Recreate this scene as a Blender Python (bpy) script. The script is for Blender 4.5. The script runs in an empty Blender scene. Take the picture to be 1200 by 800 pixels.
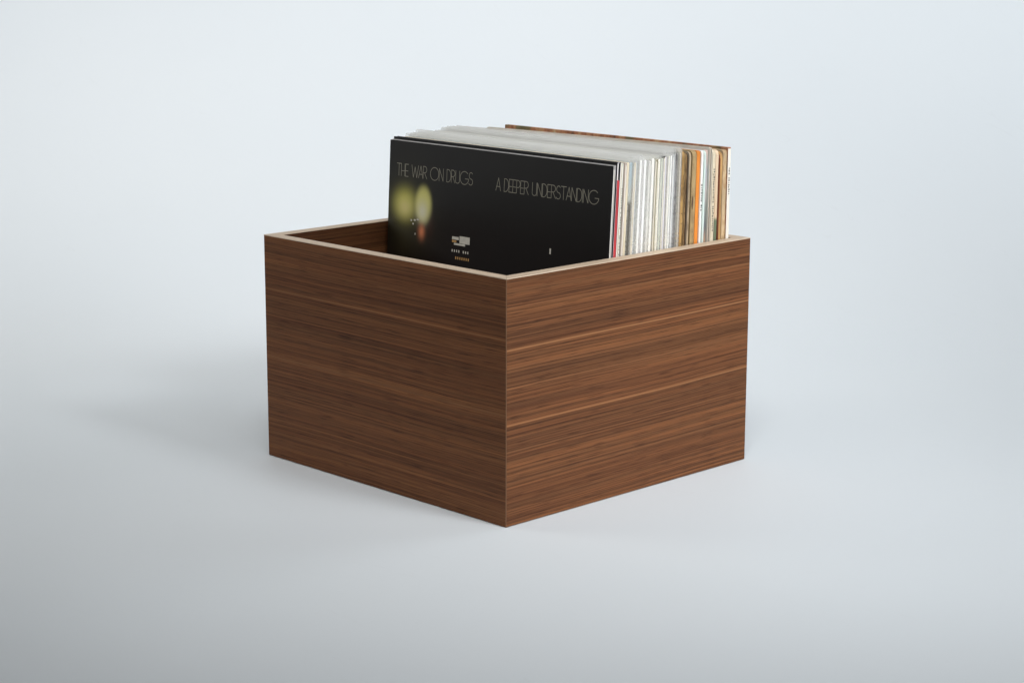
import bpy, math, random
from mathutils import Vector, Matrix

random.seed(11)
scene = bpy.context.scene
C = scene.collection

# ------------------------------------------------------------------ camera
cam_data = bpy.data.cameras.new("camera")
cam = bpy.data.objects.new("camera", cam_data)
C.objects.link(cam)
YAW, PITCH, ROLL = 2.367346533, -0.208268561, 0.002353143
fw = Vector((math.cos(PITCH) * math.cos(YAW), math.cos(PITCH) * math.sin(YAW), math.sin(PITCH)))
rt = fw.cross(Vector((0, 0, 1))).normalized()
up = rt.cross(fw)
rt2 = rt * math.cos(ROLL) + up * math.sin(ROLL)
up2 = up * math.cos(ROLL) - rt * math.sin(ROLL)
CAM = Vector((1.23397, -1.19973, 0.53449))
cam.matrix_world = Matrix(((rt2.x, up2.x, -fw.x, CAM.x), (rt2.y, up2.y, -fw.y, CAM.y),
                           (rt2.z, up2.z, -fw.z, CAM.z), (0, 0, 0, 1)))
cam_data.sensor_width = 36.0
cam_data.lens = 2345.04 / 1200 * 36.0
cam_data.clip_start = 0.05
cam_data.clip_end = 60
scene.camera = cam

# ------------------------------------------------------------------ light of the studio
world = bpy.data.worlds.new("World")
scene.world = world
world.use_nodes = True
bg = world.node_tree.nodes["Background"]
bg.inputs[0].default_value = (1.0, 0.985, 0.96, 1)
bg.inputs[1].default_value = 0.01


def area(name, loc, target, size, power, col, spread=180):
    d = bpy.data.lights.new(name, 'AREA')
    d.shape = 'SQUARE'
    d.size, d.energy, d.color = size, power, col
    d.spread = math.radians(spread)
    o = bpy.data.objects.new(name, d)
    C.objects.link(o)
    o.location = loc
    o.rotation_euler = (Vector(target) - Vector(loc)).to_track_quat('-Z', 'Y').to_euler()
    return o


# key and window on the right, soft boxes behind on both sides, gridded lamps added to whiten the sweep, weak warm fill added in front
area("key_softbox", (1.50, 0.34, 1.55), (-0.1, 0.25, 0.1), 0.42, 1.05, (0.94, 0.975, 1.0), 45)
area("key_panel", (1.55, 0.30, 1.30), (-0.1, 0.1, 0.1), 0.55, 0.8, (0.96, 0.98, 1.0))
area("side_softbox", (1.6, -0.25, 1.5), (0.0, 0.25, 0.1), 0.9, 0.85, (0.99, 0.99, 1.0), 50)
area("top_softbox", (0.1, 0.5, 2.2), (-0.1, 0.4, 0.1), 1.0, 0.16, (0.97, 0.99, 1.0), 60)
area("low_window", (2.6, 0.9, 0.75), (-0.2, 0.3, 0.15), 1.6, 7.8, (0.98, 0.985, 1.0), 70)
area("right_rear_softbox", (0.6, 2.2, 1.6), (-0.4, 0.4, 0.0), 1.2, 13.5, (0.93, 0.97, 1.0))
area("left_low_fill", (-1.6, -0.9, 0.9), (-0.6, 0.1, 0.0), 0.8, 3.1, (1.0, 0.965, 0.91), 100)  # unseen fill, added to lift the left face and the floor shadow
area("front_fill_spot", (0.9, -0.9, 2.0), (-0.1, 0.2, 0.0), 0.7, 1.3, (0.98, 0.99, 1.0), 40)  # unseen fill, added to brighten the floor and faces towards the camera
area("top_rear_halo_fill", (-0.9, 0.9, 1.7), (-1.2, 1.2, 0.3), 0.8, 2.0, (1.0, 0.995, 1.0), 90)  # unseen, added for the white halo behind the records
area("sweep_fill", (0.9, 2.0, 1.5), (-1.3, 1.7, 0.45), 0.9, 1.9, (0.95, 0.98, 1.0), 70)  # this and the next two: unseen, added to even out the backdrop
area("sweep_fill", (-1.7, -0.2, 2.0), (-1.6, 0.7, 0.25), 0.9, 5.0, (0.98, 0.99, 1.0), 80)
area("sweep_fill", (2.0, 0.6, 2.4), (-0.7, 1.9, 0.4), 1.0, 2.8, (0.94, 0.97, 1.0), 45)

scene.view_settings.view_transform = 'Standard'
scene.view_settings.look = 'None'
scene.view_settings.exposure = -0.1
scene.view_settings.gamma = 1.0
scene.view_settings.use_curve_mapping = False
scene.render.engine = 'CYCLES'
scene.cycles.use_denoising = True
scene.cycles.max_bounces = 10
scene.cycles.diffuse_bounces = 6
scene.cycles.transparent_max_bounces = 48


# ------------------------------------------------------------------ node helpers
def new_mat(name):
    m = bpy.data.materials.new(name)
    m.use_nodes = True
    nt = m.node_tree
    return m, nt, nt.nodes["Principled BSDF"]


def N(nt, typ, **kw):
    n = nt.nodes.new(typ)
    for k, v in kw.items():
        setattr(n, k, v)
    return n


def math_(nt, op, a, b=None, c=None, clamp=False):
    n = N(nt, 'ShaderNodeMath', operation=op, use_clamp=clamp)
    for i, v in enumerate((a, b, c)):
        if v is None:
            continue
        if isinstance(v, (int, float)):
            n.inputs[i].default_value = v
        else:
            nt.links.new(v, n.inputs[i])
    return n.outputs[0]


def mix_(nt, fac, a, b, blend='MIX'):
    n = N(nt, 'ShaderNodeMix', data_type='RGBA', blend_type=blend)
    for i, v in ((0, fac), (6, a), (7, b)):
        if isinstance(v, (int, float)):
            n.inputs[i].default_value = v
        elif isinstance(v, (tuple, list)):
            n.inputs[i].default_value = (*v[:3], 1)
        else:
            nt.links.new(v, n.inputs[i])
    return n.outputs[2]


def ramp_(nt, fac, stops):
    n = N(nt, 'ShaderNodeValToRGB')
    e = n.color_ramp.elements
    while len(e) < len(stops):
        e.new(0.5)
    for i, (p, c) in enumerate(stops):
        e[i].position = p
        e[i].color = (*c, 1) if len(c) == 3 else c
    nt.links.new(fac, n.inputs[0])
    return n.outputs[0]


def noise_(nt, vec, scale, detail=3, rough=0.5, dist=0.0):
    n = N(nt, 'ShaderNodeTexNoise')
    n.inputs['Scale'].default_value = scale
    n.inputs['Detail'].default_value = detail
    n.inputs['Roughness'].default_value = rough
    n.inputs['Distortion'].default_value = dist
    if vec is not None:
        nt.links.new(vec, n.inputs['Vector'])
    return n.outputs[0]


def mapping_(nt, vec, scale, loc=(0, 0, 0)):
    n = N(nt, 'ShaderNodeMapping')
    n.inputs['Scale'].default_value = scale
    n.inputs['Location'].default_value = loc
    nt.links.new(vec, n.inputs['Vector'])
    return n.outputs[0]


def bump_(nt, h, strength, dist, bsdf):
    n = N(nt, 'ShaderNodeBump')
    n.inputs['Strength'].default_value = strength
    n.inputs['Distance'].default_value = dist
    nt.links.new(h, n.inputs['Height'])
    nt.links.new(n.outputs[0], bsdf.inputs['Normal'])


# ------------------------------------------------------------------ materials
def mat_backdrop():
    m, nt, b = new_mat("matte_white_paper")
    tc = N(nt, 'ShaderNodeTexCoord').outputs['Object']
    big = noise_(nt, tc, 1.3, 3, 0.5)
    col = ramp_(nt, big, [(0.3, (0.742, 0.787, 0.815)), (0.7, (0.768, 0.806, 0.828))])
    # a few scuffs and specks left on the paper
    v = N(nt, 'ShaderNodeTexVoronoi', feature='F1')
    v.inputs['Scale'].default_value = 7.0
    wob = N(nt, 'ShaderNodeVectorMath', operation='ADD')
    nt.links.new(tc, wob.inputs[0])
    nn = N(nt, 'ShaderNodeTexNoise')
    nn.inputs['Scale'].default_value = 60
    nt.links.new(tc, nn.inputs['Vector'])
    sc = N(nt, 'ShaderNodeVectorMath', operation='SCALE')
    nt.links.new(nn.outputs['Color'], sc.inputs[0])
    sc.inputs['Scale'].default_value = 0.012
    nt.links.new(sc.outputs[0], wob.inputs[1])
    nt.links.new(wob.outputs[0], v.inputs['Vector'])
    speck = math_(nt, 'LESS_THAN', v.outputs['Distance'], 0.016)
    sp = N(nt, 'ShaderNodeSeparateColor')
    nt.links.new(v.outputs['Color'], sp.inputs[0])
    sel = math_(nt, 'GREATER_THAN', sp.outputs[0], 0.62)
    col = mix_(nt, math_(nt, 'MULTIPLY', math_(nt, 'MULTIPLY', speck, sel), 0.16), col, (0.42, 0.42, 0.42))
    scr = noise_(nt, mapping_(nt, tc, (3, 14, 1)), 1.6, 4, 0.55, 0.8)
    ln = math_(nt, 'LESS_THAN', math_(nt, 'ABSOLUTE', math_(nt, 'SUBTRACT', scr, 0.60)), 0.0016)
    col = mix_(nt, math_(nt, 'MULTIPLY', ln, 0.05), col, (0.5, 0.5, 0.5))
    nt.links.new(col, b.inputs['Base Color'])
    b.inputs['Roughness'].default_value = 0.62
    b.inputs['Specular IOR Level'].default_value = 0.25
    bump_(nt, noise_(nt, tc, 900, 2), 0.05, 0.0004, b)
    return m


def mat_walnut(name, seed, lines, tone=1.0):
    m, nt, b = new_mat(name)
    uv = N(nt, 'ShaderNodeUVMap', uv_map='grain').outputs[0]
    # slow wander of the grain up and down along the board
    wander = noise_(nt, mapping_(nt, uv, (2.6, 5, 1), (seed, seed * 2, 0)), 1.0, 1, 0.4)
    sep = N(nt, 'ShaderNodeSeparateXYZ')
    nt.links.new(uv, sep.inputs[0])
    vv = math_(nt, 'ADD', sep.outputs[1], math_(nt, 'MULTIPLY', math_(nt, 'SUBTRACT', wander, 0.5), 0.009))
    cb = N(nt, 'ShaderNodeCombineXYZ')
    nt.links.new(sep.outputs[0], cb.inputs[0])
    nt.links.new(vv, cb.inputs[1])
    g = cb.outputs[0]
    broad = noise_(nt, mapping_(nt, g, (0.7, 48, 1), (seed, seed, 0)), 1.0, 3, 0.6)
    streak = noise_(nt, mapping_(nt, g, (0.6, 520, 1), (seed * 3, 0, 0)), 1.0, 3, 0.6)
    fine = noise_(nt, mapping_(nt, g, (3.2, 980, 1), (0, seed * 5, 0)), 1.0, 3, 0.62)
    pore = noise_(nt, mapping_(nt, g, (30, 1000, 1), (seed, seed * 7, 0)), 1.0, 2, 0.5)
    col = ramp_(nt, broad, [(0.30, (0.112, 0.0410, 0.0155)), (0.5, (0.156, 0.0595, 0.0222)), (0.70, (0.205, 0.0815, 0.0300))])
    hue = noise_(nt, mapping_(nt, g, (1.2, 150, 1), (seed * 2, seed * 4, 0)), 1.0, 2, 0.5)
    col = mix_(nt, math_(nt, 'MULTIPLY', ramp_(nt, hue, [(0.42, (0, 0, 0)), (0.62, (1, 1, 1))]), 0.35), col, (0.130, 0.060, 0.0245))
    col = mix_(nt, 0.85, col, ramp_(nt, streak, [(0.33, (0.60, 0.57, 0.55)), (0.5, (0.97, 0.97, 0.97)), (0.67, (1.34, 1.32, 1.27))]), 'MULTIPLY')
    col = mix_(nt, 0.7, col, ramp_(nt, fine, [(0.37, (0.46, 0.42, 0.40)), (0.50, (1.0, 1.0, 1.0)), (0.65, (1.34, 1.32, 1.28))]), 'MULTIPLY')
    pm = ramp_(nt, pore, [(0.32, (0.30, 0.26, 0.25)), (0.44, (1, 1, 1))])
    col = mix_(nt, 0.7, col, pm, 'MULTIPLY')
    # the thin pale lines of the veneer
    for (z, wdt, amt) in lines:
        d = math_(nt, 'ABSOLUTE', math_(nt, 'SUBTRACT', math_(nt, 'ADD', sep.outputs[1], math_(nt, 'MULTIPLY', math_(nt, 'SUBTRACT', wander, 0.5), 0.006)), z))
        k = math_(nt, 'SUBTRACT', 1.0, math_(nt, 'DIVIDE', d, wdt), clamp=True)
        k = math_(nt, 'MULTIPLY', math_(nt, 'MULTIPLY', k, amt), math_(nt, 'ADD', math_(nt, 'MULTIPLY', streak, 0.8), 0.55))
        col = mix_(nt, k, col, (0.36, 0.165, 0.07))
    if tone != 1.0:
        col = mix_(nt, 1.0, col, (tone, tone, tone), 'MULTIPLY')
    nt.links.new(col, b.inputs['Base Color'])
    r = math_(nt, 'ADD', math_(nt, 'MULTIPLY', fine, 0.14), 0.42)
    nt.links.new(r, b.inputs['Roughness'])
    b.inputs['Specular IOR Level'].default_value = 0.16
    bump_(nt, math_(nt, 'ADD', fine, math_(nt, 'MULTIPLY', pore, 0.6)), 0.22, 0.0005, b)
    return m


def mat_edge_band():
    m, nt, b = new_mat("pale_ply_edge")
    uv = N(nt, 'ShaderNodeUVMap', uv_map='grain').outputs[0]
    a = noise_(nt, mapping_(nt, uv, (14, 260, 1)), 1.0, 3, 0.55)
    c = noise_(nt, mapping_(nt, uv, (60, 900, 1)), 1.0, 2, 0.5)
    col = ramp_(nt, a, [(0.3, (0.53, 0.405, 0.285)), (0.55, (0.62, 0.485, 0.355)), (0.75, (0.68, 0.55, 0.42))])
    col = mix_(nt, 0.5, col, ramp_(nt, c, [(0.32, (0.78, 0.74, 0.7)), (0.5, (1, 1, 1))]), 'MULTIPLY')
    nt.links.new(col, b.inputs['Base Color'])
    b.inputs['Roughness'].default_value = 0.55
    bump_(nt, c, 0.2, 0.0004, b)
    return m


def mat_paper(name, col, mottle=0.06, stain=None, stain_amt=0.0, rough=0.6, scale=(60, 60, 22)):
    """printed card: small uneven print, optional foxing / wear"""
    m, nt, b = new_mat(name)
    tc = N(nt, 'ShaderNodeTexCoord').outputs['Object']
    oi = N(nt, 'ShaderNodeObjectInfo').outputs['Random']
    off = N(nt, 'ShaderNodeVectorMath', operation='ADD')
    nt.links.new(tc, off.inputs[0])
    cm = N(nt, 'ShaderNodeCombineXYZ')
    for i in range(3):
        nt.links.new(math_(nt, 'MULTIPLY', oi, 3.0 + i), cm.inputs[i])
    nt.links.new(cm.outputs[0], off.inputs[1])
    v = off.outputs[0]
    n = noise_(nt, mapping_(nt, v, scale), 1.0, 4, 0.6)
    lo = tuple(max(0, c * (1 - mottle * 2)) for c in col)
    hi = tuple(min(0.92, c * (1 + mottle)) for c in col)
    out = ramp_(nt, n, [(0.3, lo), (0.65, hi)])
    if stain:
        s = noise_(nt, mapping_(nt, v, (130, 130, 70), (4, 1, 2)), 1.0, 4, 0.65)
        k = ramp_(nt, s, [(0.47, (0, 0, 0)), (0.62, (1, 1, 1))])
        out = mix_(nt, math_(nt, 'MULTIPLY', k, stain_amt), out, stain)
    nt.links.new(out, b.inputs['Base Color'])
    b.inputs['Roughness'].default_value = rough
    b.inputs['Specular IOR Level'].default_value = 0.3
    bump_(nt, n, 0.15, 0.0004, b)
    return m


def mat_patterned(name):
    m, nt, b = new_mat(name)
    tc = N(nt, 'ShaderNodeTexCoord').outputs['Object']
    n = noise_(nt, mapping_(nt, tc, (110, 10, 60)), 1.0, 3, 0.65)
    n2 = noise_(nt, mapping_(nt, tc, (24, 10, 20), (3, 0, 1)), 1.0, 2, 0.5)
    col = ramp_(nt, n, [(0.32, (0.07, 0.05, 0.035)), (0.42, (0.30, 0.12, 0.055)), (0.52, (0.46, 0.20, 0.10)), (0.64, (0.55, 0.34, 0.18)), (0.72, (0.62, 0.5, 0.34))])
    g = ramp_(nt, n2, [(0.55, (0, 0, 0)), (0.60, (1, 1, 1))])
    col = mix_(nt, math_(nt, 'MULTIPLY', g, 0.8), col, (0.12, 0.14, 0.06))
    nt.links.new(col, b.inputs['Base Color'])
    b.inputs['Roughness'].default_value = 0.5
    return m


def mat_bands(name, stops, scale=1.0, lo=0.0, hi=0.31):
    """a spine whose print changes colour down its height (object z in metres)"""
    m, nt, b = new_mat(name)
    tc = N(nt, 'ShaderNodeTexCoord').outputs['Object']
    sep = N(nt, 'ShaderNodeSeparateXYZ')
    nt.links.new(tc, sep.inputs[0])
    n = noise_(nt, mapping_(nt, tc, (50, 50, 90)), 1.0, 3, 0.6)
    z = math_(nt, 'ADD', sep.outputs[2], math_(nt, 'MULTIPLY', math_(nt, 'SUBTRACT', n, 0.5), 0.012))
    f = math_(nt, 'DIVIDE', math_(nt, 'SUBTRACT', z, lo), hi - lo, clamp=True)
    col = ramp_(nt, f, stops)
    nt.links.new(col, b.inputs['Base Color'])
    b.inputs['Roughness'].default_value = 0.5
    return m


def mat_cover():
    """glossy black cover with a generic printed picture: two soft lamps' glow in the dark"""
    m, nt, b = new_mat("dark_printed_cover")
    tc = N(nt, 'ShaderNodeTexCoord').outputs['Object']
    sep = N(nt, 'ShaderNodeSeparateXYZ')
    nt.links.new(tc, sep.inputs[0])
    x, z = sep.outputs[0], sep.outputs[2]

    def blob(cx, cz, rx, rz, power=2.0):
        dx = math_(nt, 'DIVIDE', math_(nt, 'SUBTRACT', x, cx), rx)
        dz = math_(nt, 'DIVIDE', math_(nt, 'SUBTRACT', z, cz), rz)
        d = math_(nt, 'ADD', math_(nt, 'MULTIPLY', dx, dx), math_(nt, 'MULTIPLY', dz, dz))
        return math_(nt, 'EXPONENT', math_(nt, 'MULTIPLY', math_(nt, 'POWER', d, power / 2), -1.0))
    col = None
    base = (0.0050, 0.0050, 0.0058)
    col = mix_(nt, math_(nt, 'MULTIPLY', blob(0.028, 0.232, 0.034, 0.040), 0.13), base, (0.30, 0.28, 0.12))
    col = mix_(nt, math_(nt, 'MULTIPLY', blob(0.0255, 0.242, 0.0165, 0.0155, 2.6), 0.9), col, (0.80, 0.76, 0.16))
    col = mix_(nt, math_(nt, 'MULTIPLY', blob(0.0255, 0.2385, 0.010, 0.009), 0.6), col, (0.92, 0.80, 0.38))
    col = mix_(nt, math_(nt, 'MULTIPLY', blob(0.0535, 0.2440, 0.0122, 0.0185, 6.0), 0.96), col, (0.88, 0.84, 0.26))
    col = mix_(nt, math_(nt, 'MULTIPLY', blob(0.0525, 0.2370, 0.0080, 0.0105), 0.85), col, (0.95, 0.93, 0.72))
    col = mix_(nt, math_(nt, 'MULTIPLY', blob(0.0520, 0.2165, 0.0045, 0.0070), 0.9), col, (0.90, 0.30, 0.14))
    col = mix_(nt, math_(nt, 'MULTIPLY', blob(0.0640, 0.2240, 0.0060, 0.0130), 0.16), col, (0.16, 0.025, 0.015))
    col = mix_(nt, math_(nt, 'MULTIPLY', blob(0.0240, 0.2010, 0.010, 0.016), 0.05), col, (0.20, 0.17, 0.06))
    nt.links.new(col, b.inputs['Base Color'])
    b.inputs['Roughness'].default_value = 0.34
    b.inputs['Specular IOR Level'].default_value = 0.62
    return m


def mat_plain(name, col, rough=0.5, spec=0.3):
    m, nt, b = new_mat(name)
    tc = N(nt, 'ShaderNodeTexCoord').outputs['Object']
    n = noise_(nt, tc, 400, 2)
    out = ramp_(nt, n, [(0.3, tuple(c * 0.9 for c in col)), (0.7, tuple(min(0.95, c * 1.06) for c in col))])
    nt.links.new(out, b.inputs['Base Color'])
    b.inputs['Roughness'].default_value = rough
    b.inputs['Specular IOR Level'].default_value = spec
    return m


def mat_plastic(name, a0, a1):
    m, nt, b = new_mat(name)
    tc = N(nt, 'ShaderNodeTexCoord').outputs['Object']
    n = noise_(nt, mapping_(nt, tc, (3, 10, 230)), 1.0, 3, 0.6)
    b.inputs['Base Color'].default_value = (0.945, 0.945, 0.925, 1)
    b.inputs['Roughness'].default_value = 0.3
    a = math_(nt, 'ADD', math_(nt, 'MULTIPLY', n, a1), a0)
    bump_(nt, n, 0.12, 0.001, b)
    tl = N(nt, 'ShaderNodeBsdfTranslucent')
    tl.inputs[0].default_value = (0.95, 0.95, 0.93, 1)
    tp = N(nt, 'ShaderNodeBsdfTransparent')
    m1 = N(nt, 'ShaderNodeMixShader')
    m1.inputs[0].default_value = 0.5
    nt.links.new(b.outputs[0], m1.inputs[1])
    nt.links.new(tl.outputs[0], m1.inputs[2])
    m2 = N(nt, 'ShaderNodeMixShader')
    nt.links.new(a, m2.inputs[0])
    nt.links.new(tp.outputs[0], m2.inputs[1])
    nt.links.new(m1.outputs[0], m2.inputs[2])
    nt.links.new(m2.outputs[0], nt.nodes["Material Output"].inputs[0])
    return m


# ------------------------------------------------------------------ mesh helpers
def link_mesh(name, verts, faces, mats, parent=None, idx=None, uvs=None, smooth=False):
    me = bpy.data.meshes.new(name)
    me.from_pydata([tuple(v) for v in verts], [], faces)
    for mt in (mats if isinstance(mats, (list, tuple)) else [mats]):
        me.materials.append(mt)
    if idx:
        for p, i in zip(me.polygons, idx):
            p.material_index = i
    if uvs:
        l = me.uv_layers.new(name='grain')
        for p in me.polygons:
            for li in p.loop_indices:
                l.data[li].uv = uvs[me.loops[li].vertex_index]
    if smooth:
        for p in me.polygons:
            p.use_smooth = True
    me.update()
    o = bpy.data.objects.new(name, me)
    C.objects.link(o)
    if parent:
        o.parent = parent
    return o


def thing(name, label, cat, loc=(0, 0, 0), group=None):
    o = bpy.data.objects.new(name, None)
    C.objects.link(o)
    o.location = loc
    o.empty_display_size = 0.05
    o['label'] = label
    o['category'] = cat
    if group:
        o['group'] = group
    return o


# ------------------------------------------------------------------ the setting: one sweep of white paper
def build_backdrop():
    fh = Vector((fw.x, fw.y, 0)).normalized()
    rh = Vector((rt.x, rt.y, 0)).normalized()
    prof = [(-4.5, 0.0), (-2.0, 0.0), (-0.5, 0.0), (0.2, 0.0), (0.5, 0.0)]
    R, s0 = 1.3, 0.56
    for i in range(0, 25):
        a = math.pi / 2 * i / 24
        prof.append((s0 + R * math.sin(a), R - R * math.cos(a)))
    prof += [(s0 + R, 2.0), (s0 + R, 3.2)]
    xs = [-5 + i for i in range(11)]
    verts, faces = [], []
    for s, z in prof:
        for x in xs:
            p = fh * s + rh * x
            verts.append((p.x, p.y, z))
    n = len(xs)
    for i in range(len(prof) - 1):
        for j in range(n - 1):
            faces.append((i * n + j, i * n + j + 1, (i + 1) * n + j + 1, (i + 1) * n + j))
    o = link_mesh("backdrop", verts, faces, mat_backdrop(), smooth=True)
    o['kind'] = 'structure'
    o['label'] = 'seamless white paper backdrop sweeping up from the floor'


build_backdrop()

# ------------------------------------------------------------------ the crate
W1, W2, H, T = 0.34644, 0.33669, 0.22646, 0.01266
EB = 0.0006      # thickness of the pale band on the rim
Z0 = 0.0006      # stands on the paper

walnut_r = mat_walnut("walnut_veneer_right", 3.1, [(0.1625, 0.0013, 0.8), (0.0945, 0.0011, 0.7), (0.128, 0.0009, 0.3), (0.200, 0.0010, 0.3), (0.146, 0.0008, 0.3), (0.070, 0.0008, 0.3), (0.042, 0.0009, 0.25)])  # right face: own grain seed and stronger pale lines, same base tone
walnut_l = mat_walnut("walnut_veneer_left", 7.7, [(0.172, 0.0011, 0.45), (0.103, 0.0011, 0.4), (0.060, 0.0008, 0.25)])  # left face: own grain seed and pale lines, same base tone
walnut_b = mat_walnut("walnut_veneer_rear_shaded", 12.4, [(0.15, 0.0011, 0.4)], 0.54)  # tone darkened to stand in for shade inside the crate
walnut_edge = mat_plain("cut_veneer_edge", (0.20, 0.105, 0.055), 0.55)
band_mat = mat_edge_band()
base_mat = mat_plain("base_board", (0.20, 0.10, 0.055), 0.5)


def panel(parent, p0, p1, inward, mat, seed):
    """mitred board from p0 to p1 (outer bottom corners, xy), thickness T towards `inward`"""
    p0, p1, inn = Vector(p0), Vector(p1), Vector(inward)
    L = (p1 - p0).length
    d = (p1 - p0) / L
    ch = 0.00045    # eased outer corner
    # cross-section polygon in plan, (along, in): outer face first; last flags the eased corner faces
    g = 0.00012     # hairline of the mitre joint
    poly = [(ch + g, 0.0), (L - ch - g, 0.0), (L - g, ch), (L - T - g, T), (T + g, T), (g, ch)]
    # keep to mitre planes
    zb, zt = Z0, H - EB - 0.0002
    verts, uvs = [], []
    for z in (zb, zt):
        for (a, i) in poly:
            q = p0 + d * a + inn * i
            verts.append((q.x, q.y, z))
            uvs.append((a + seed, z + (0.4 if i >= T else 0)))
    k = len(poly)
    faces, idx = [], []
    for i in range(k):
        j = (i + 1) % k
        faces.append((i, j, k + j, k + i))
        idx.append(1 if i in (1, 5) else 0)
    faces.append(tuple(range(k - 1, -1, -1)))
    idx.append(0)
    faces.append(tuple(range(k, 2 * k)))
    idx.append(0)
    if (d.x * inn.y - d.y * inn.x) < 0:
        faces = [f[::-1] for f in faces]
    o = link_mesh("side_panel", verts, faces, [mat, walnut_edge], parent, idx, uvs)
    # pale band glued on top of the board, mitred at both ends, its outer arris eased
    e = 0.0003
    pl = [(0.0002, 0), (L - 0.0002, 0), (L - T, T), (T, T)]
    pi = [(e * 1.5, e), (L - e * 1.5, e), (L - T - e * .5, T - e), (T + e * .5, T - e)]
    verts, uvs = [], []
    for (lst, z) in ((pl, zt + 0.0001), (pl, H - e), (pi, H)):
        for (a, i) in lst:
            q = p0 + d * a + inn * i
            verts.append((q.x, q.y, z))
            uvs.append((a + seed, i + z))
    faces = []
    for r in (0, 4):
        for i in range(4):
            j = (i + 1) % 4
            faces.append((r + i, r + j, r + 4 + j, r + 4 + i))
    faces.append((3, 2, 1, 0))
    faces.append((8, 9, 10, 11))
    if (d.x * inn.y - d.y * inn.x) < 0:
        faces = [f[::-1] for f in faces]
    link_mesh("edge_band", verts, faces, band_mat, o, None, uvs)
    return o


crate = thing("record_crate", "open walnut veneer crate with pale edge bands, holding a row of records", "crate", (0, 0, 0))
panel(crate, (-W1, 0), (0, 0), (0, 1), walnut_l, 0.3)
panel(crate, (0, 0), (0, W2), (-1, 0), walnut_r, 1.7)
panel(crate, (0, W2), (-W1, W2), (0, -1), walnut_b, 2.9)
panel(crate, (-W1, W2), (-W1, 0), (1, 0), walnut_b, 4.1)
gp = 0.0002
x0, x1, y0, y1 = -W1 + T + gp, -T - gp, T + gp, W2 - T - gp
vb = [(x, y, z) for z in (Z0 + 0.0006, 0.0046) for (x, y) in ((x0, y0), (x1, y0), (x1, y1), (x0, y1))]
link_mesh("base_panel", vb, [(3, 2, 1, 0), (4, 5, 6, 7), (0, 1, 5, 4), (1, 2, 6, 5), (2, 3, 7, 6), (3, 0, 4, 7)], base_mat, crate)
FLOOR = 0.0049

# ------------------------------------------------------------------ the records
GROUP = "record sleeves filed in the walnut crate"
XL, XR = -0.3294, -0.0154
LW = XR - XL
# photo x of a sleeve's right edge just above the rim -> its y at the top of the stack
KX = [716.3, 726.0, 741.0, 779.5, 800.0, 858.0, 862.0]
KY = [0.1530, 0.1635, 0.1800, 0.2255, 0.2495, 0.3195, 0.3235]


def y_at(px):
    for i in range(len(KX) - 1):
        if px <= KX[i + 1] or i == len(KX) - 2:
            t = (px - KX[i]) / (KX[i + 1] - KX[i])
            return KY[i] + t * (KY[i + 1] - KY[i])


def lean_at(y):
    t = max(0.0, min(1.0, (y - 0.153) / (0.310 - 0.153)))
    return 0.053 * (1 - t) ** 0.8 + 0.001


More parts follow.
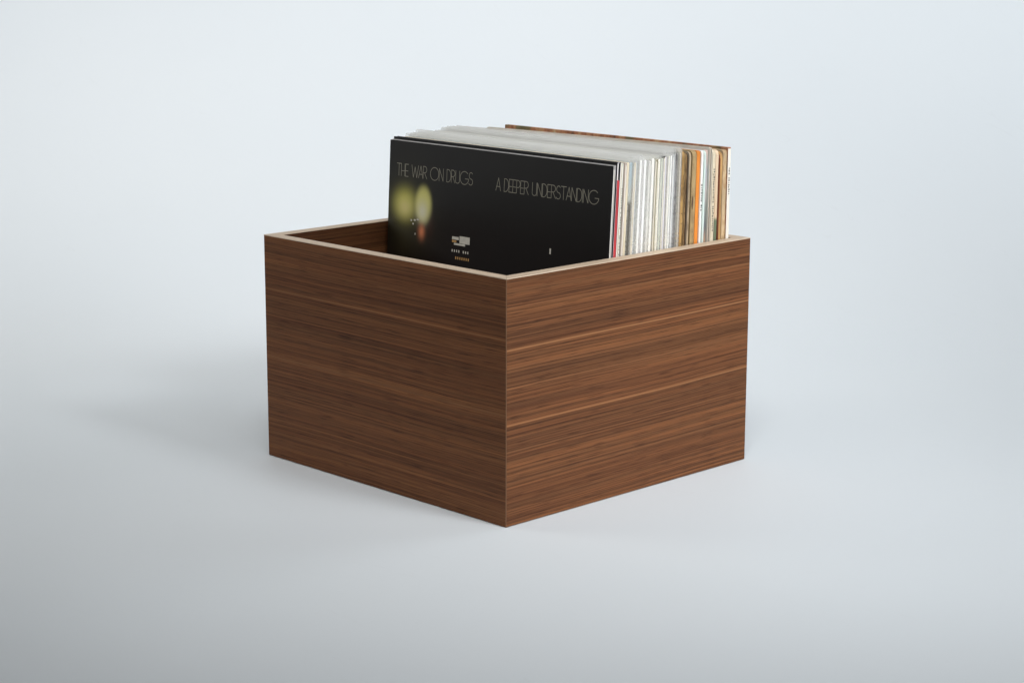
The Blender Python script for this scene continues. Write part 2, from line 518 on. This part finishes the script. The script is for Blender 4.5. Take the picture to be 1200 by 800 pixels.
class Slab:
    """boards and sheets in the local frame of one sleeve: x from the left edge, y through the sleeve, z up"""

    def __init__(self, warp, tilt=0.0):
        self.v, self.f, self.i, self.warp, self.tilt = [], [], [], warp, tilt

    def add(self, xa, xb, ya, yb, za, zb, rl=0.0, rr=0.0, bulge=0.0, mf=0, me=1, mb=None, wav=0.0, ph=0.0, nx=9, nz=5, mt=None):
        mb = mf if mb is None else mb
        mt = me if mt is None else mt
        # columns close together where a rounded corner needs them
        cols = [xa + (xb - xa) * i / nx for i in range(nx + 1)]
        if rl > 0:
            cols += [xa + rl * k for k in (0.12, 0.35, 0.65, 1.0)]
        if rr > 0:
            cols += [xb - rr * k for k in (0.12, 0.35, 0.65, 1.0)]
        cols = sorted(set(round(c, 6) for c in cols))

        def top(x):
            z = zb + wav * math.sin(x * 23 + ph)
            if rl > 0 and x < xa + rl:
                t = 1 - (x - xa) / rl
                z -= rl * (1 - math.sqrt(max(0, 1 - t * t)))
            if rr > 0 and x > xb - rr:
                t = 1 - (xb - x) / rr
                z -= rr * (1 - math.sqrt(max(0, 1 - t * t)))
            return z
        b0 = len(self.v)
        nc, nr = len(cols), nz + 1
        for y in (ya, yb):
            for x in cols:
                zt = top(x)
                for r in range(nr):
                    z = za + (zt - za) * r / nz
                    self.v.append((x, y + self.warp(x, z), z + self.tilt * x / LW))
        o2 = nc * nr

        def A(c, r):
            return b0 + c * nr + r

        def B(c, r):
            return b0 + o2 + c * nr + r
        for c in range(nc - 1):
            for r in range(nz):
                self.f.append((A(c, r), A(c + 1, r), A(c + 1, r + 1), A(c, r + 1)))
                self.i.append(mf)
                self.f.append((B(c + 1, r), B(c, r), B(c, r + 1), B(c + 1, r + 1)))
                self.i.append(mb)
            self.f.append((A(c, nz), A(c + 1, nz), B(c + 1, nz), B(c, nz)))
            self.i.append(mt)
            self.f.append((A(c + 1, 0), A(c, 0), B(c, 0), B(c + 1, 0)))
            self.i.append(me)
        for r in range(nz):
            self.f.append((A(0, r + 1), A(0, r), B(0, r), B(0, r + 1)))
            self.i.append(me)
        c = nc - 1
        if bulge > 0:      # rounded spine
            mids = []
            for k, (t, q) in enumerate(((0.25, 0.8), (0.5, 1.0), (0.75, 0.8))):
                b1 = len(self.v)
                for r in range(nr):
                    z = za + (top(cols[c]) - za) * r / nz
                    self.v.append((cols[c] + bulge * q, ya + (yb - ya) * t + self.warp(cols[c], z), z + self.tilt))
                mids.append(b1)
            strips = [[A(c, r) for r in range(nr)]] + [[b1 + r for r in range(nr)] for b1 in mids] + [[B(c, r) for r in range(nr)]]
            for s in range(len(strips) - 1):
                for r in range(nz):
                    self.f.append((strips[s][r], strips[s + 1][r], strips[s + 1][r + 1], strips[s][r + 1]))
                    self.i.append(me)
            self.f.append(tuple(s[nz] for s in strips))
            self.i.append(mt)
            self.f.append(tuple(s[0] for s in strips)[::-1])
            self.i.append(me)
        else:
            for r in range(nz):
                self.f.append((A(c, r), B(c, r), B(c, r + 1), A(c, r + 1)))
                self.i.append(me)

    def build(self, name, mats, parent):
        return link_mesh(name, self.v, self.f, mats, parent, self.i)


plastic = mat_plastic("clear_polythene", 0.12, 0.34)
plastic_seam = mat_plastic("clear_polythene_seam", 0.02, 0.06)
white_paper = mat_paper("white_inner_paper", (0.89, 0.87, 0.82), 0.03)
cream_paper = mat_paper("cream_inner_paper", (0.82, 0.77, 0.67), 0.04)
ink = mat_plain("black_ink", (0.03, 0.03, 0.032), 0.5)
brown_ink = mat_plain("brown_ink", (0.13, 0.075, 0.04), 0.5)
green_ink = mat_plain("green_ink", (0.05, 0.09, 0.07), 0.5)
cover_mat = mat_cover()
cover_edge = mat_paper("pale_cut_card", (0.56, 0.55, 0.54), 0.05)
black_card = mat_paper("black_card", (0.012, 0.012, 0.013), 0.1, rough=0.4)
_cache = {}


def paper(col, mottle=0.06, stain=None, amt=0.0):
    k = (col, mottle, stain, amt)
    if k not in _cache:
        _cache[k] = mat_paper("printed_card", col, mottle, stain, amt)
    return _cache[k]


def print_marks(parent, th, spec, top, warp, mat, xe, rng):
    """small illegible strokes of printing running down a spine"""
    z1, z2, wid, dens = spec
    v, f = [], []
    z = top - z1
    while z > top - z2:
        h = rng.uniform(0.0009, 0.0020)
        if rng.random() < dens:
            w = wid * rng.uniform(0.55, 1.0)
            yc = th * 0.5 + rng.uniform(-0.06, 0.06) * th
            b = len(v)
            for (yy, zz) in ((yc - w / 2, z - h), (yc + w / 2, z - h), (yc + w / 2, z), (yc - w / 2, z)):
                v.append((xe, yy + warp(LW, zz), zz))
            f.append((b, b + 1, b + 2, b + 3))
        z -= h + rng.uniform(0.0006, 0.0013)
    if f:
        link_mesh("spine_print", v, f, mat, parent)


def sleeve(px0, px1, label, kind, front, edge, top=0.308, dx=0.0, wrap=False, inner=None, worn=0.0, marks=None,
           mark_mat=None, gap=0.0003, topmat=None, inner_drop=0.002, inner_in=0.0005, lean=None, bd=0.0006, tilt=0.0, wz=None, proud=0.0, name="record_sleeve"):
    ya, yb = y_at(px0), y_at(px1)
    pitch = yb - ya
    le = lean_at(ya) if lean is None else lean
    rng = random.Random(int(px0 * 10))
    th = pitch - (gap if worn < 0.0035 else 0.0007) - (0.0006 if wrap else 0.0)
    root = thing(name, label, "record", (0, 0, 0), GROUP)
    # the thing's own frame: lower left front corner, leaning back about x
    yb0 = ya - le * (0.311 - FLOOR)
    root.location = (XL + dx + rng.uniform(-0.0016, 0.0008) * (px0 > 724), yb0, FLOOR)
    hgt = top - FLOOR
    a1 = rng.uniform(-0.00025, 0.00025)

    def warp(x, z):
        # common bow of the whole row plus the lean of this sleeve
        return le * z + 0.0005 * math.sin(x * 11 + 0.6) + 0.0004 * math.sin(z * 17 + x * 6) + a1 * math.sin(x * 19) * (z / 0.3)
    s = Slab(warp, tilt)
    rr = worn
    mats = [front, edge, topmat or edge]
    y_in = 0.0003 if wrap else 0.0001
    if kind == 'spine':
        s.add(0, LW - 0.0004, y_in, y_in + th, 0, hgt, rl=max(0.001, rr), rr=max(0.0012, rr), bulge=0.0005, wav=0.0004 * (worn > 0.002), ph=px0, mt=2)
        s.build("jacket", mats, root)
    else:
        bd = min(bd, th * 0.28)
        s.add(0, LW, y_in, y_in + bd, 0, hgt, rl=max(0.0008, rr), rr=max(0.0008, rr), mt=2)
        s.add(0, LW - rng.uniform(0, 0.0006), y_in + th - bd, y_in + th, 0, hgt + proud - rng.uniform(0, 0.0006) * (proud == 0), mf=1 if proud else 0, rl=max(0.0008, rr), rr=max(0.0008, rr), mt=2)
        s.add(0.0012, LW - max(0.0016, rr), y_in + bd, y_in + th - bd, hgt - 0.0011, hgt - 0.0004, nz=1, mt=2)
        s.add(0.0004, 0.0010, y_in + bd, y_in + th - bd, 0.001, hgt - 0.0015, nx=1, mt=2)
        s.build("jacket", mats, root)
        q = Slab(warp, tilt)
        ny = 2 if th > 0.0028 else 1
        w0, w1 = y_in + bd + 0.00012, y_in + th - bd - 0.00012
        for k in range(ny):
            a = w0 + (w1 - w0) * k / ny
            q.add(0.004, LW - inner_in - 0.0007 * k, a, a + (w1 - w0) / ny - 0.00012, 0.0006, hgt - inner_drop - 0.0005 * k, rr=0.001, mt=1)
        q.build("inner_sleeve", [inner or white_paper] * 2, root)
    if wrap:
        p = Slab(warp, tilt)
        zt = (wz or (0.3162 if px0 < 775 else 0.3192)) - FLOOR + rng.uniform(-0.0007, 0.0007)
        xr_ = LW + 0.0007
        p.add(-0.0016, xr_, 0.0, 0.00014, 0.0002, zt, rr=0.004, rl=0.003, wav=0.0003, ph=px0, mt=2)
        p.add(-0.0016, xr_, y_in + th + 0.00015, y_in + th + 0.0003, 0.0002, zt - 0.0006, rr=0.004, rl=0.003, wav=0.0003, ph=px0 + 1, mt=2)
        p.add(xr_ - 0.00025, xr_, 0.00016, y_in + th + 0.00013, 0.0002, zt - 0.0052, nx=1, mf=1, mt=1)
        p.build("outer_sleeve", [plastic, plastic_seam, plastic], root)
    if marks:
        xe = LW + (0.00035 if kind == 'spine' else 0.00015)
        if kind == 'spine':
            xe = LW + 0.0002
        print_marks(root, th, marks, hgt + tilt, warp, mark_mat or ink, xe, rng)
    return root, warp, th, hgt + tilt


# ------ colours of the printed card
WHITE = (0.90, 0.885, 0.84)
CREAM = (0.82, 0.76, 0.64)
IVORY = (0.87, 0.825, 0.71)
TAN = (0.46, 0.275, 0.095)
OCHRE = (0.44, 0.25, 0.085)
BROWN = (0.10, 0.052, 0.022)
KHAKI = (0.38, 0.27, 0.125)

olive_band = mat_bands("grey_blue_to_olive_print", [(0.0, (0.055, 0.048, 0.033)), (0.86, (0.08, 0.07, 0.05)), (0.88, (0.42, 0.43, 0.38)), (0.95, (0.35, 0.43, 0.46))])
multi_band = mat_bands("many_coloured_print", [(0.0, (0.35, 0.2, 0.12)), (0.72, (0.42, 0.27, 0.18)), (0.76, (0.13, 0.14, 0.16)), (0.82, (0.24, 0.26, 0.23)), (0.87, (0.48, 0.42, 0.40)), (0.93, (0.36, 0.37, 0.40)), (0.99, (0.55, 0.42, 0.36))])
foot_band = mat_bands("peach_print_with_green_foot", [(0.0, (0.12, 0.16, 0.08)), (0.775, (0.13, 0.16, 0.09)), (0.79, (0.70, 0.52, 0.34)), (1.0, (0.74, 0.56, 0.38))])
red_card = mat_paper("red_inner_paper", (0.50, 0.045, 0.05), 0.14)
patterned = mat_patterned("autumn_coloured_print")

# ------ front album
root, warp, th, hgt = sleeve(716.3, 719.5, "foremost record, glossy black cover with thin lettering and yellow green glow", 'open',
                             cover_mat, cover_edge, top=0.3110, inner=cream_paper, gap=0.0002, inner_in=0.0002, inner_drop=0.003, proud=0.0005)

# thin deco capitals drawn as strokes: each glyph is (advance, [polyline, ...]) on a unit-high cell


def arc(cx, cy, rx, ry, a0, a1, n=14):
    return [(cx + rx * math.cos(math.radians(a0 + (a1 - a0) * i / n)), cy + ry * math.sin(math.radians(a0 + (a1 - a0) * i / n))) for i in range(n + 1)]


GL = {
    'T': (0.46, [[(0, 1), (0.44, 1)], [(0.22, 1), (0.22, 0)]]),
    'H': (0.42, [[(0, 0), (0, 1)], [(0.36, 0), (0.36, 1)], [(0, 0.42), (0.36, 0.42)]]),
    'E': (0.34, [[(0.3, 1), (0, 1), (0, 0), (0.3, 0)], [(0, 0.45), (0.27, 0.45)]]),
    'W': (0.70, [[(0, 1), (0.18, 0), (0.34, 0.86), (0.52, 0), (0.68, 1)]]),
    'A': (0.46, [[(0, 0), (0.22, 1), (0.44, 0)], [(0.07, 0.32), (0.37, 0.32)]]),
    'R': (0.42, [[(0, 0), (0, 1), (0.15, 1)] + arc(0.15, 0.74, 0.20, 0.26, 90, -90, 8) + [(0, 0.48)], [(0.14, 0.48), (0.38, 0)]]),
    'O': (0.88, [arc(0.42, 0.5, 0.42, 0.52, 0, 360, 22)]),
    'N': (0.46, [[(0, 0), (0, 1), (0.40, 0), (0.40, 1)]]),
    'D': (0.44, [[(0, 0), (0, 1), (0.12, 1)] + arc(0.12, 0.5, 0.28, 0.5, 90, -90, 10) + [(0, 0)]]),
    'U': (0.44, [[(0, 1), (0, 0.2)] + arc(0.19, 0.2, 0.19, 0.2, 180, 360, 8) + [(0.38, 1)]]),
    'G': (0.84, [arc(0.42, 0.5, 0.42, 0.52, 45, 345, 20) + [(0.82, 0.44), (0.50, 0.44)]]),
    'S': (0.42, [arc(0.20, 0.745, 0.17, 0.255, 35, 250, 9) + arc(0.18, 0.245, 0.20, 0.245, 60, -150, 9)]),
    'P': (0.36, [[(0, 0), (0, 1), (0.13, 1)] + arc(0.13, 0.72, 0.19, 0.28, 90, -90, 8) + [(0, 0.44)]]),
    'I': (0.10, [[(0.02, 0), (0.02, 1)]]),
    ' ': (0.30, []),
}


def lettering(text, xa, xb, zbase, h, parent, warp, mat, wid):
    total = sum(GL[c][0] for c in text) - 0.04
    k = (xb - xa) / total
    v, f = [], []
    x = 0.0
    for c in text:
        adv, lines = GL[c]
        for ln in lines:
            pts = [(xa + (x + px) * k, zbase + pz * h) for px, pz in ln]
            for (p, q) in zip(pts[:-1], pts[1:]):
                d = Vector((q[0] - p[0], q[1] - p[1]))
                if d.length < 1e-7:
                    continue
                d.normalize()
                n = Vector((-d.y, d.x)) * wid / 2
                e = d * wid * 0.35
                b = len(v)
                for (ux, uz) in ((p[0] - e.x - n.x, p[1] - e.y - n.y), (q[0] + e.x - n.x, q[1] + e.y - n.y),
                                 (q[0] + e.x + n.x, q[1] + e.y + n.y), (p[0] - e.x + n.x, p[1] - e.y + n.y)):
                    v.append((ux, -0.00012 + warp(ux, uz) - 0.00004 * (len(f) % 2), uz))
                f.append((b, b + 1, b + 2, b + 3))
        x += adv
    link_mesh("lettering", v, f, mat, parent)


silver_ink = mat_plain("grey_gold_ink", (0.36, 0.34, 0.275), 0.45)
lettering("THE WAR ON DRUGS", 0.0118, 0.1255, 0.2705, 0.0124, root, warp, silver_ink, 0.00064)
lettering("A DEEPER UNDERSTANDING", 0.1590, 0.2970, 0.2690, 0.0124, root, warp, silver_ink, 0.00064)

# small light shapes of the generic printed picture
pale_ink = mat_plain("pale_print", (0.74, 0.71, 0.62), 0.45)
amber_ink = mat_plain("amber_print", (0.62, 0.36, 0.14), 0.45)


def quads(name, rects, mat):
    v, f = [], []
    for (xa, xb, za, zb) in rects:
        b = len(v)
        for (ux, uz) in ((xa, za), (xb, za), (xb, zb), (xa, zb)):
            v.append((ux, -0.00012 + warp(ux, uz), uz))
        f.append((b, b + 1, b + 2, b + 3))
    return link_mesh(name, v, f, mat, root)


rg = random.Random(5)
zz = 0.2105
for r4 in ((0.0985, 0.1085, zz + 0.0035, zz + 0.0065), (0.1095, 0.1245, zz + 0.0005, zz + 0.0078), (0.1015, 0.1180, zz - 0.0018, zz + 0.0002)):
    quads("print_block", [r4], pale_ink)
quads("print_block", [(0.0985, 0.1050, zz + 0.0007, zz + 0.0029)], amber_ink)
quads("print_block", [(0.2365, 0.2385, 0.2155, 0.2210)], pale_ink)
o_ = quads("pale_dots", [(0.0985 + i * 0.0033, 0.1000 + i * 0.0033, 0.2015, 0.2040) for i in (0, 1, 2, 3, 5, 6, 7)]
           + [(0.0352, 0.0375, 0.2255, 0.2275), (0.0400, 0.0430, 0.2262, 0.2280), (0.0382, 0.0402, 0.2222, 0.2240), (0.0445, 0.0480, 0.2272, 0.2288), (0.0420, 0.0432, 0.2120, 0.2140)], pale_ink)
o_['kind'] = 'stuff'
o_ = quads("amber_dots", [(0.1040 + i * 0.0031, 0.1056 + i * 0.0031, 0.1945, 0.1972) for i in range(7)], amber_ink)
o_['kind'] = 'stuff'

# ------ second album and the rest, front to back
lilac_card = mat_paper("pale_lilac_cut_card", (0.66, 0.62, 0.66), 0.05)
root, warp, th, hgt = sleeve(719.7, 724.3, "black record just behind the foremost one, red inner sleeve showing at its edge", 'open', black_card, lilac_card, top=0.3142, dx=0.0012,
                             inner=red_card, inner_drop=0.0165, inner_in=-0.0003, gap=0.0002, topmat=black_card, bd=0.00035)
q_ = Slab(warp)
q_.add(0.01, LW - 0.0022, 0.0010, th - 0.0008, 0.287, hgt - 0.0015, nz=1)
q_.build("record_bag", [white_paper] * 2, root)

S = [
    # x0, x1, label, kind, front, edge, options
    (724.5, 727.5, "ivory sleeve next to the red inner sleeve, plain pale edge", 'open', paper(IVORY), paper(IVORY), dict(top=0.3132, tilt=0.0000, inner=white_paper)),
    (727.7, 730.3, "pale grey sleeve with small dark green marks on its spine", 'spine', paper((0.62, 0.63, 0.58)), paper((0.62, 0.64, 0.58)), dict(top=0.3124, tilt=0.0000, marks=(0.02, 0.12, 0.0014, 0.5), mark_mat=green_ink)),
    (730.5, 733.3, "pinkish beige sleeve behind the green marked spine", 'open', paper((0.66, 0.56, 0.50)), paper((0.68, 0.60, 0.54)), dict(top=0.3130, tilt=0.0000, inner=cream_paper)),
    (733.5, 736.4, "warm cream sleeve in front of the half grey, half olive spine", 'spine', paper(CREAM), paper((0.72, 0.63, 0.46)), dict(top=0.3126, tilt=0.0000)),
    (736.6, 741.2, "sleeve whose spine is grey blue at the top and dark olive below", 'spine', olive_band, olive_band, dict(top=0.3122, tilt=0.0000, wrap=True)),
    (741.4, 744.9, "cream edged sleeve in clear plastic behind the olive spine", 'open', paper(CREAM), paper(CREAM), dict(top=0.3118, tilt=0.0000, wrap=True, inner=cream_paper)),
    (745.1, 747.7, "slim blue grey sleeve among the white plastic covered ones", 'spine', paper((0.58, 0.61, 0.63)), paper((0.62, 0.65, 0.67)), dict(top=0.3125, tilt=0.0000, wrap=True)),
    (747.9, 751.2, "white sleeve with puckered plastic corner behind the blue grey one", 'spine', paper(WHITE), paper(WHITE), dict(top=0.3135, tilt=0.0000, wrap=True, wz=0.3186)),
    (751.4, 754.6, "lilac grey sleeve between two white ones, in clear plastic", 'open', paper((0.66, 0.63, 0.63)), paper((0.70, 0.67, 0.67)), dict(top=0.3122, tilt=0.0000, wrap=True)),
    (754.8, 758.3, "bright white spine behind the lilac grey sleeve", 'spine', paper(WHITE), paper((0.90, 0.89, 0.86)), dict(top=0.3128, tilt=0.0000, wrap=True)),
    (758.5, 762.0, "white open edged sleeve in front of a bright ivory spine", 'open', paper(WHITE), paper((0.86, 0.85, 0.81)), dict(top=0.3122, tilt=0.0000, wrap=True)),
    (762.2, 766.0, "bright ivory spine just in front of the dark gap in the white records", 'spine', paper(IVORY), paper((0.84, 0.82, 0.76)), dict(top=0.3135, tilt=0.0000, wrap=True)),
    (767.0, 770.4, "cream sleeve with shadow olive painted in, right behind the dark gap", 'open', paper((0.55, 0.51, 0.38)), paper((0.66, 0.62, 0.50)), dict(top=0.3128, tilt=0.0000, inner=cream_paper)),  # olive in the card colour stands in for shadow beside the gap
    (770.6, 773.6, "cream white spine two in front of the pale green one", 'spine', paper(IVORY), paper(IVORY), dict(top=0.3125, tilt=0.0000, wrap=True)),
    (773.8, 777.0, "pale green tinted white sleeve in clear plastic", 'open', paper((0.70, 0.74, 0.64)), paper((0.74, 0.77, 0.66)), dict(top=0.3130, tilt=0.0000, wrap=True)),
    (777.2, 779.7, "cream edged sleeve with a black top edge at its corner", 'open', black_card, paper(CREAM), dict(top=0.3146, tilt=0.0000, inner=cream_paper, topmat=black_card)),
    (779.9, 782.7, "pale lavender spine behind the black topped sleeve", 'spine', paper((0.70, 0.68, 0.73)), paper((0.76, 0.73, 0.78)), dict(top=0.3125, tilt=0.0010, wrap=True)),
    (782.9, 786.0, "warm white open edged sleeve behind the lavender spine", 'open', paper(IVORY), paper((0.80, 0.79, 0.73)), dict(top=0.3130, tilt=0.0010, wrap=True)),
    (786.2, 789.1, "clean white spine two in front of the light grey sleeve", 'spine', paper(WHITE), paper(WHITE), dict(top=0.3132, tilt=0.0010, wrap=True)),
    (789.3, 792.4, "light grey sleeve in front of the dark mottled grey spine", 'open', paper((0.60, 0.61, 0.63)), paper((0.64, 0.65, 0.67)), dict(top=0.3128, tilt=0.0020, wrap=True)),
    (792.6, 796.3, "dark mottled grey spine at the back of the white records", 'spine', paper((0.30, 0.30, 0.31), 0.3), paper((0.15, 0.145, 0.14), 0.4, (0.42, 0.41, 0.40), 0.45), dict(top=0.3140, tilt=0.0020, wrap=True, worn=0.003)),
    (796.5, 799.2, "cream sleeve between the mottled grey spine and the tan records", 'open', paper(CREAM), paper((0.74, 0.68, 0.56)), dict(top=0.3160, tilt=0.0025, worn=0.004, inner=cream_paper, wrap=True)),
    (799.4, 803.1, "first of the worn tan records, stained ochre spine", 'spine', paper(OCHRE, 0.2), paper(TAN, 0.22, (0.16, 0.09, 0.03), 0.8), dict(top=0.3145, tilt=0.0035, worn=0.006, marks=(0.06, 0.09, 0.0016, 0.3), mark_mat=brown_ink)),
    (803.3, 806.4, "mottled brown sleeve with frayed edge behind the ochre spine", 'open', paper(TAN, 0.25, BROWN, 0.7), paper((0.40, 0.27, 0.13), 0.25, BROWN, 0.8), dict(top=0.3135, tilt=0.0035, worn=0.006, inner=paper((0.30, 0.20, 0.11), 0.2))),
    (806.6, 809.2, "darkest brown sleeve among the worn tan records", 'open', paper(BROWN, 0.2), paper(BROWN, 0.25), dict(top=0.3125, tilt=0.0030, worn=0.005, inner=paper((0.045, 0.026, 0.013), 0.2))),
    (809.4, 812.2, "slim faded grey tan spine in front of the khaki one", 'spine', paper((0.46, 0.40, 0.31)), paper((0.45, 0.345, 0.22), 0.15, BROWN, 0.5), dict(top=0.3130, tilt=0.0030, worn=0.004)),
    (812.4, 818.0, "broad khaki sleeve with a dark rounded mark on its spine", 'spine', paper(KHAKI, 0.15), paper((0.44, 0.31, 0.145), 0.18, (0.15, 0.09, 0.045), 0.5), dict(top=0.3128, tilt=0.0035, worn=0.005, marks=(0.075, 0.10, 0.0008, 0.4), mark_mat=brown_ink)),
    (818.7, 823.0, "bright orange spine beside the white lettered one", 'spine', paper((0.72, 0.26, 0.045)), paper((0.80, 0.27, 0.04), 0.12), dict(top=0.3122, tilt=0.0035, worn=0.003)),
    (823.2, 826.0, "white spine with black print right behind the orange one", 'spine', paper(WHITE), paper((0.84, 0.83, 0.80)), dict(top=0.3120, tilt=0.0035, worn=0.003, marks=(0.028, 0.058, 0.0019, 0.8))),
    (826.2, 829.0, "pale mint spine behind the white printed one", 'spine', paper((0.60, 0.70, 0.64)), paper((0.62, 0.72, 0.67), 0.1), dict(top=0.3118, tilt=0.0040, worn=0.004)),
    (829.2, 833.2, "many coloured spine of grey, pink and blue print", 'spine', multi_band, multi_band, dict(top=0.3116, tilt=0.0040, worn=0.003)),
    (833.4, 836.6, "taller cream and brown edged sleeve behind the many coloured spine", 'open', paper((0.74, 0.73, 0.66)), paper((0.76, 0.66, 0.54)), dict(top=0.3148, tilt=0.0034, worn=0.003, inner=paper((0.26, 0.18, 0.11), 0.2))),
    (836.8, 841.0, "cream spine with a long dotted line of small black print", 'spine', paper(CREAM), paper((0.72, 0.63, 0.47), 0.08, (0.5, 0.36, 0.2), 0.35), dict(top=0.3108, tilt=0.0040, worn=0.004, marks=(0.016, 0.080, 0.0017, 0.88))),
    (841.2, 845.0, "peach spine with a dark green mark low down", 'spine', foot_band, foot_band, dict(top=0.3106, tilt=0.0042, worn=0.005)),
    (845.2, 847.5, "dark red brown sleeve third from the back", 'open', paper((0.24, 0.07, 0.03), 0.15), paper((0.20, 0.055, 0.022), 0.15), dict(top=0.3088, tilt=0.0030, worn=0.006, inner=paper((0.18, 0.05, 0.02), 0.2))),
    (847.7, 851.4, "ochre sleeve between the red brown one and the beige one", 'spine', paper(OCHRE, 0.15), paper((0.50, 0.29, 0.11), 0.16, (0.26, 0.13, 0.05), 0.5), dict(top=0.3092, tilt=0.0030, worn=0.006)),
    (851.6, 856.4, "beige sleeve second from the back with a torn brown corner", 'spine', paper((0.62, 0.50, 0.34), 0.12), paper((0.56, 0.41, 0.24), 0.14, (0.34, 0.18, 0.07), 0.6), dict(top=0.3094, tilt=0.0045, worn=0.003)),
    (856.8, 861.2, "rearmost record, white spine with black print and autumn coloured top edge", 'spine', patterned, paper((0.84, 0.79, 0.70)), dict(top=0.3150, tilt=0.0006, dx=0.0008, topmat=patterned, marks=(0.020, 0.048, 0.0018, 0.8))),
]
for (a, b, lab, kind, fr, ed, opt) in S:
    r_, w_, t_, h_ = sleeve(a, b, lab, kind, fr, ed, **opt)
    if lab.startswith("broad khaki"):
        # the dark rounded mark printed on its spine
        v, f = [(LW + 0.0002, 0.0022 + w_(LW, h_ - 0.05), h_ - 0.05)], []
        pts = [(0.0011 * math.cos(t), 0.0068 * math.sin(t)) for t in [math.pi * 2 * i / 20 for i in range(20)]]
        for (cy, cz) in pts:
            z = h_ - 0.050 + cz
            v.append((LW + 0.0002, 0.0018 + cy + w_(LW, z), z))
        f = [(0, 1 + i, 1 + (i + 1) % 20) for i in range(20)]
        link_mesh("spine_emblem", v, f, brown_ink, r_)
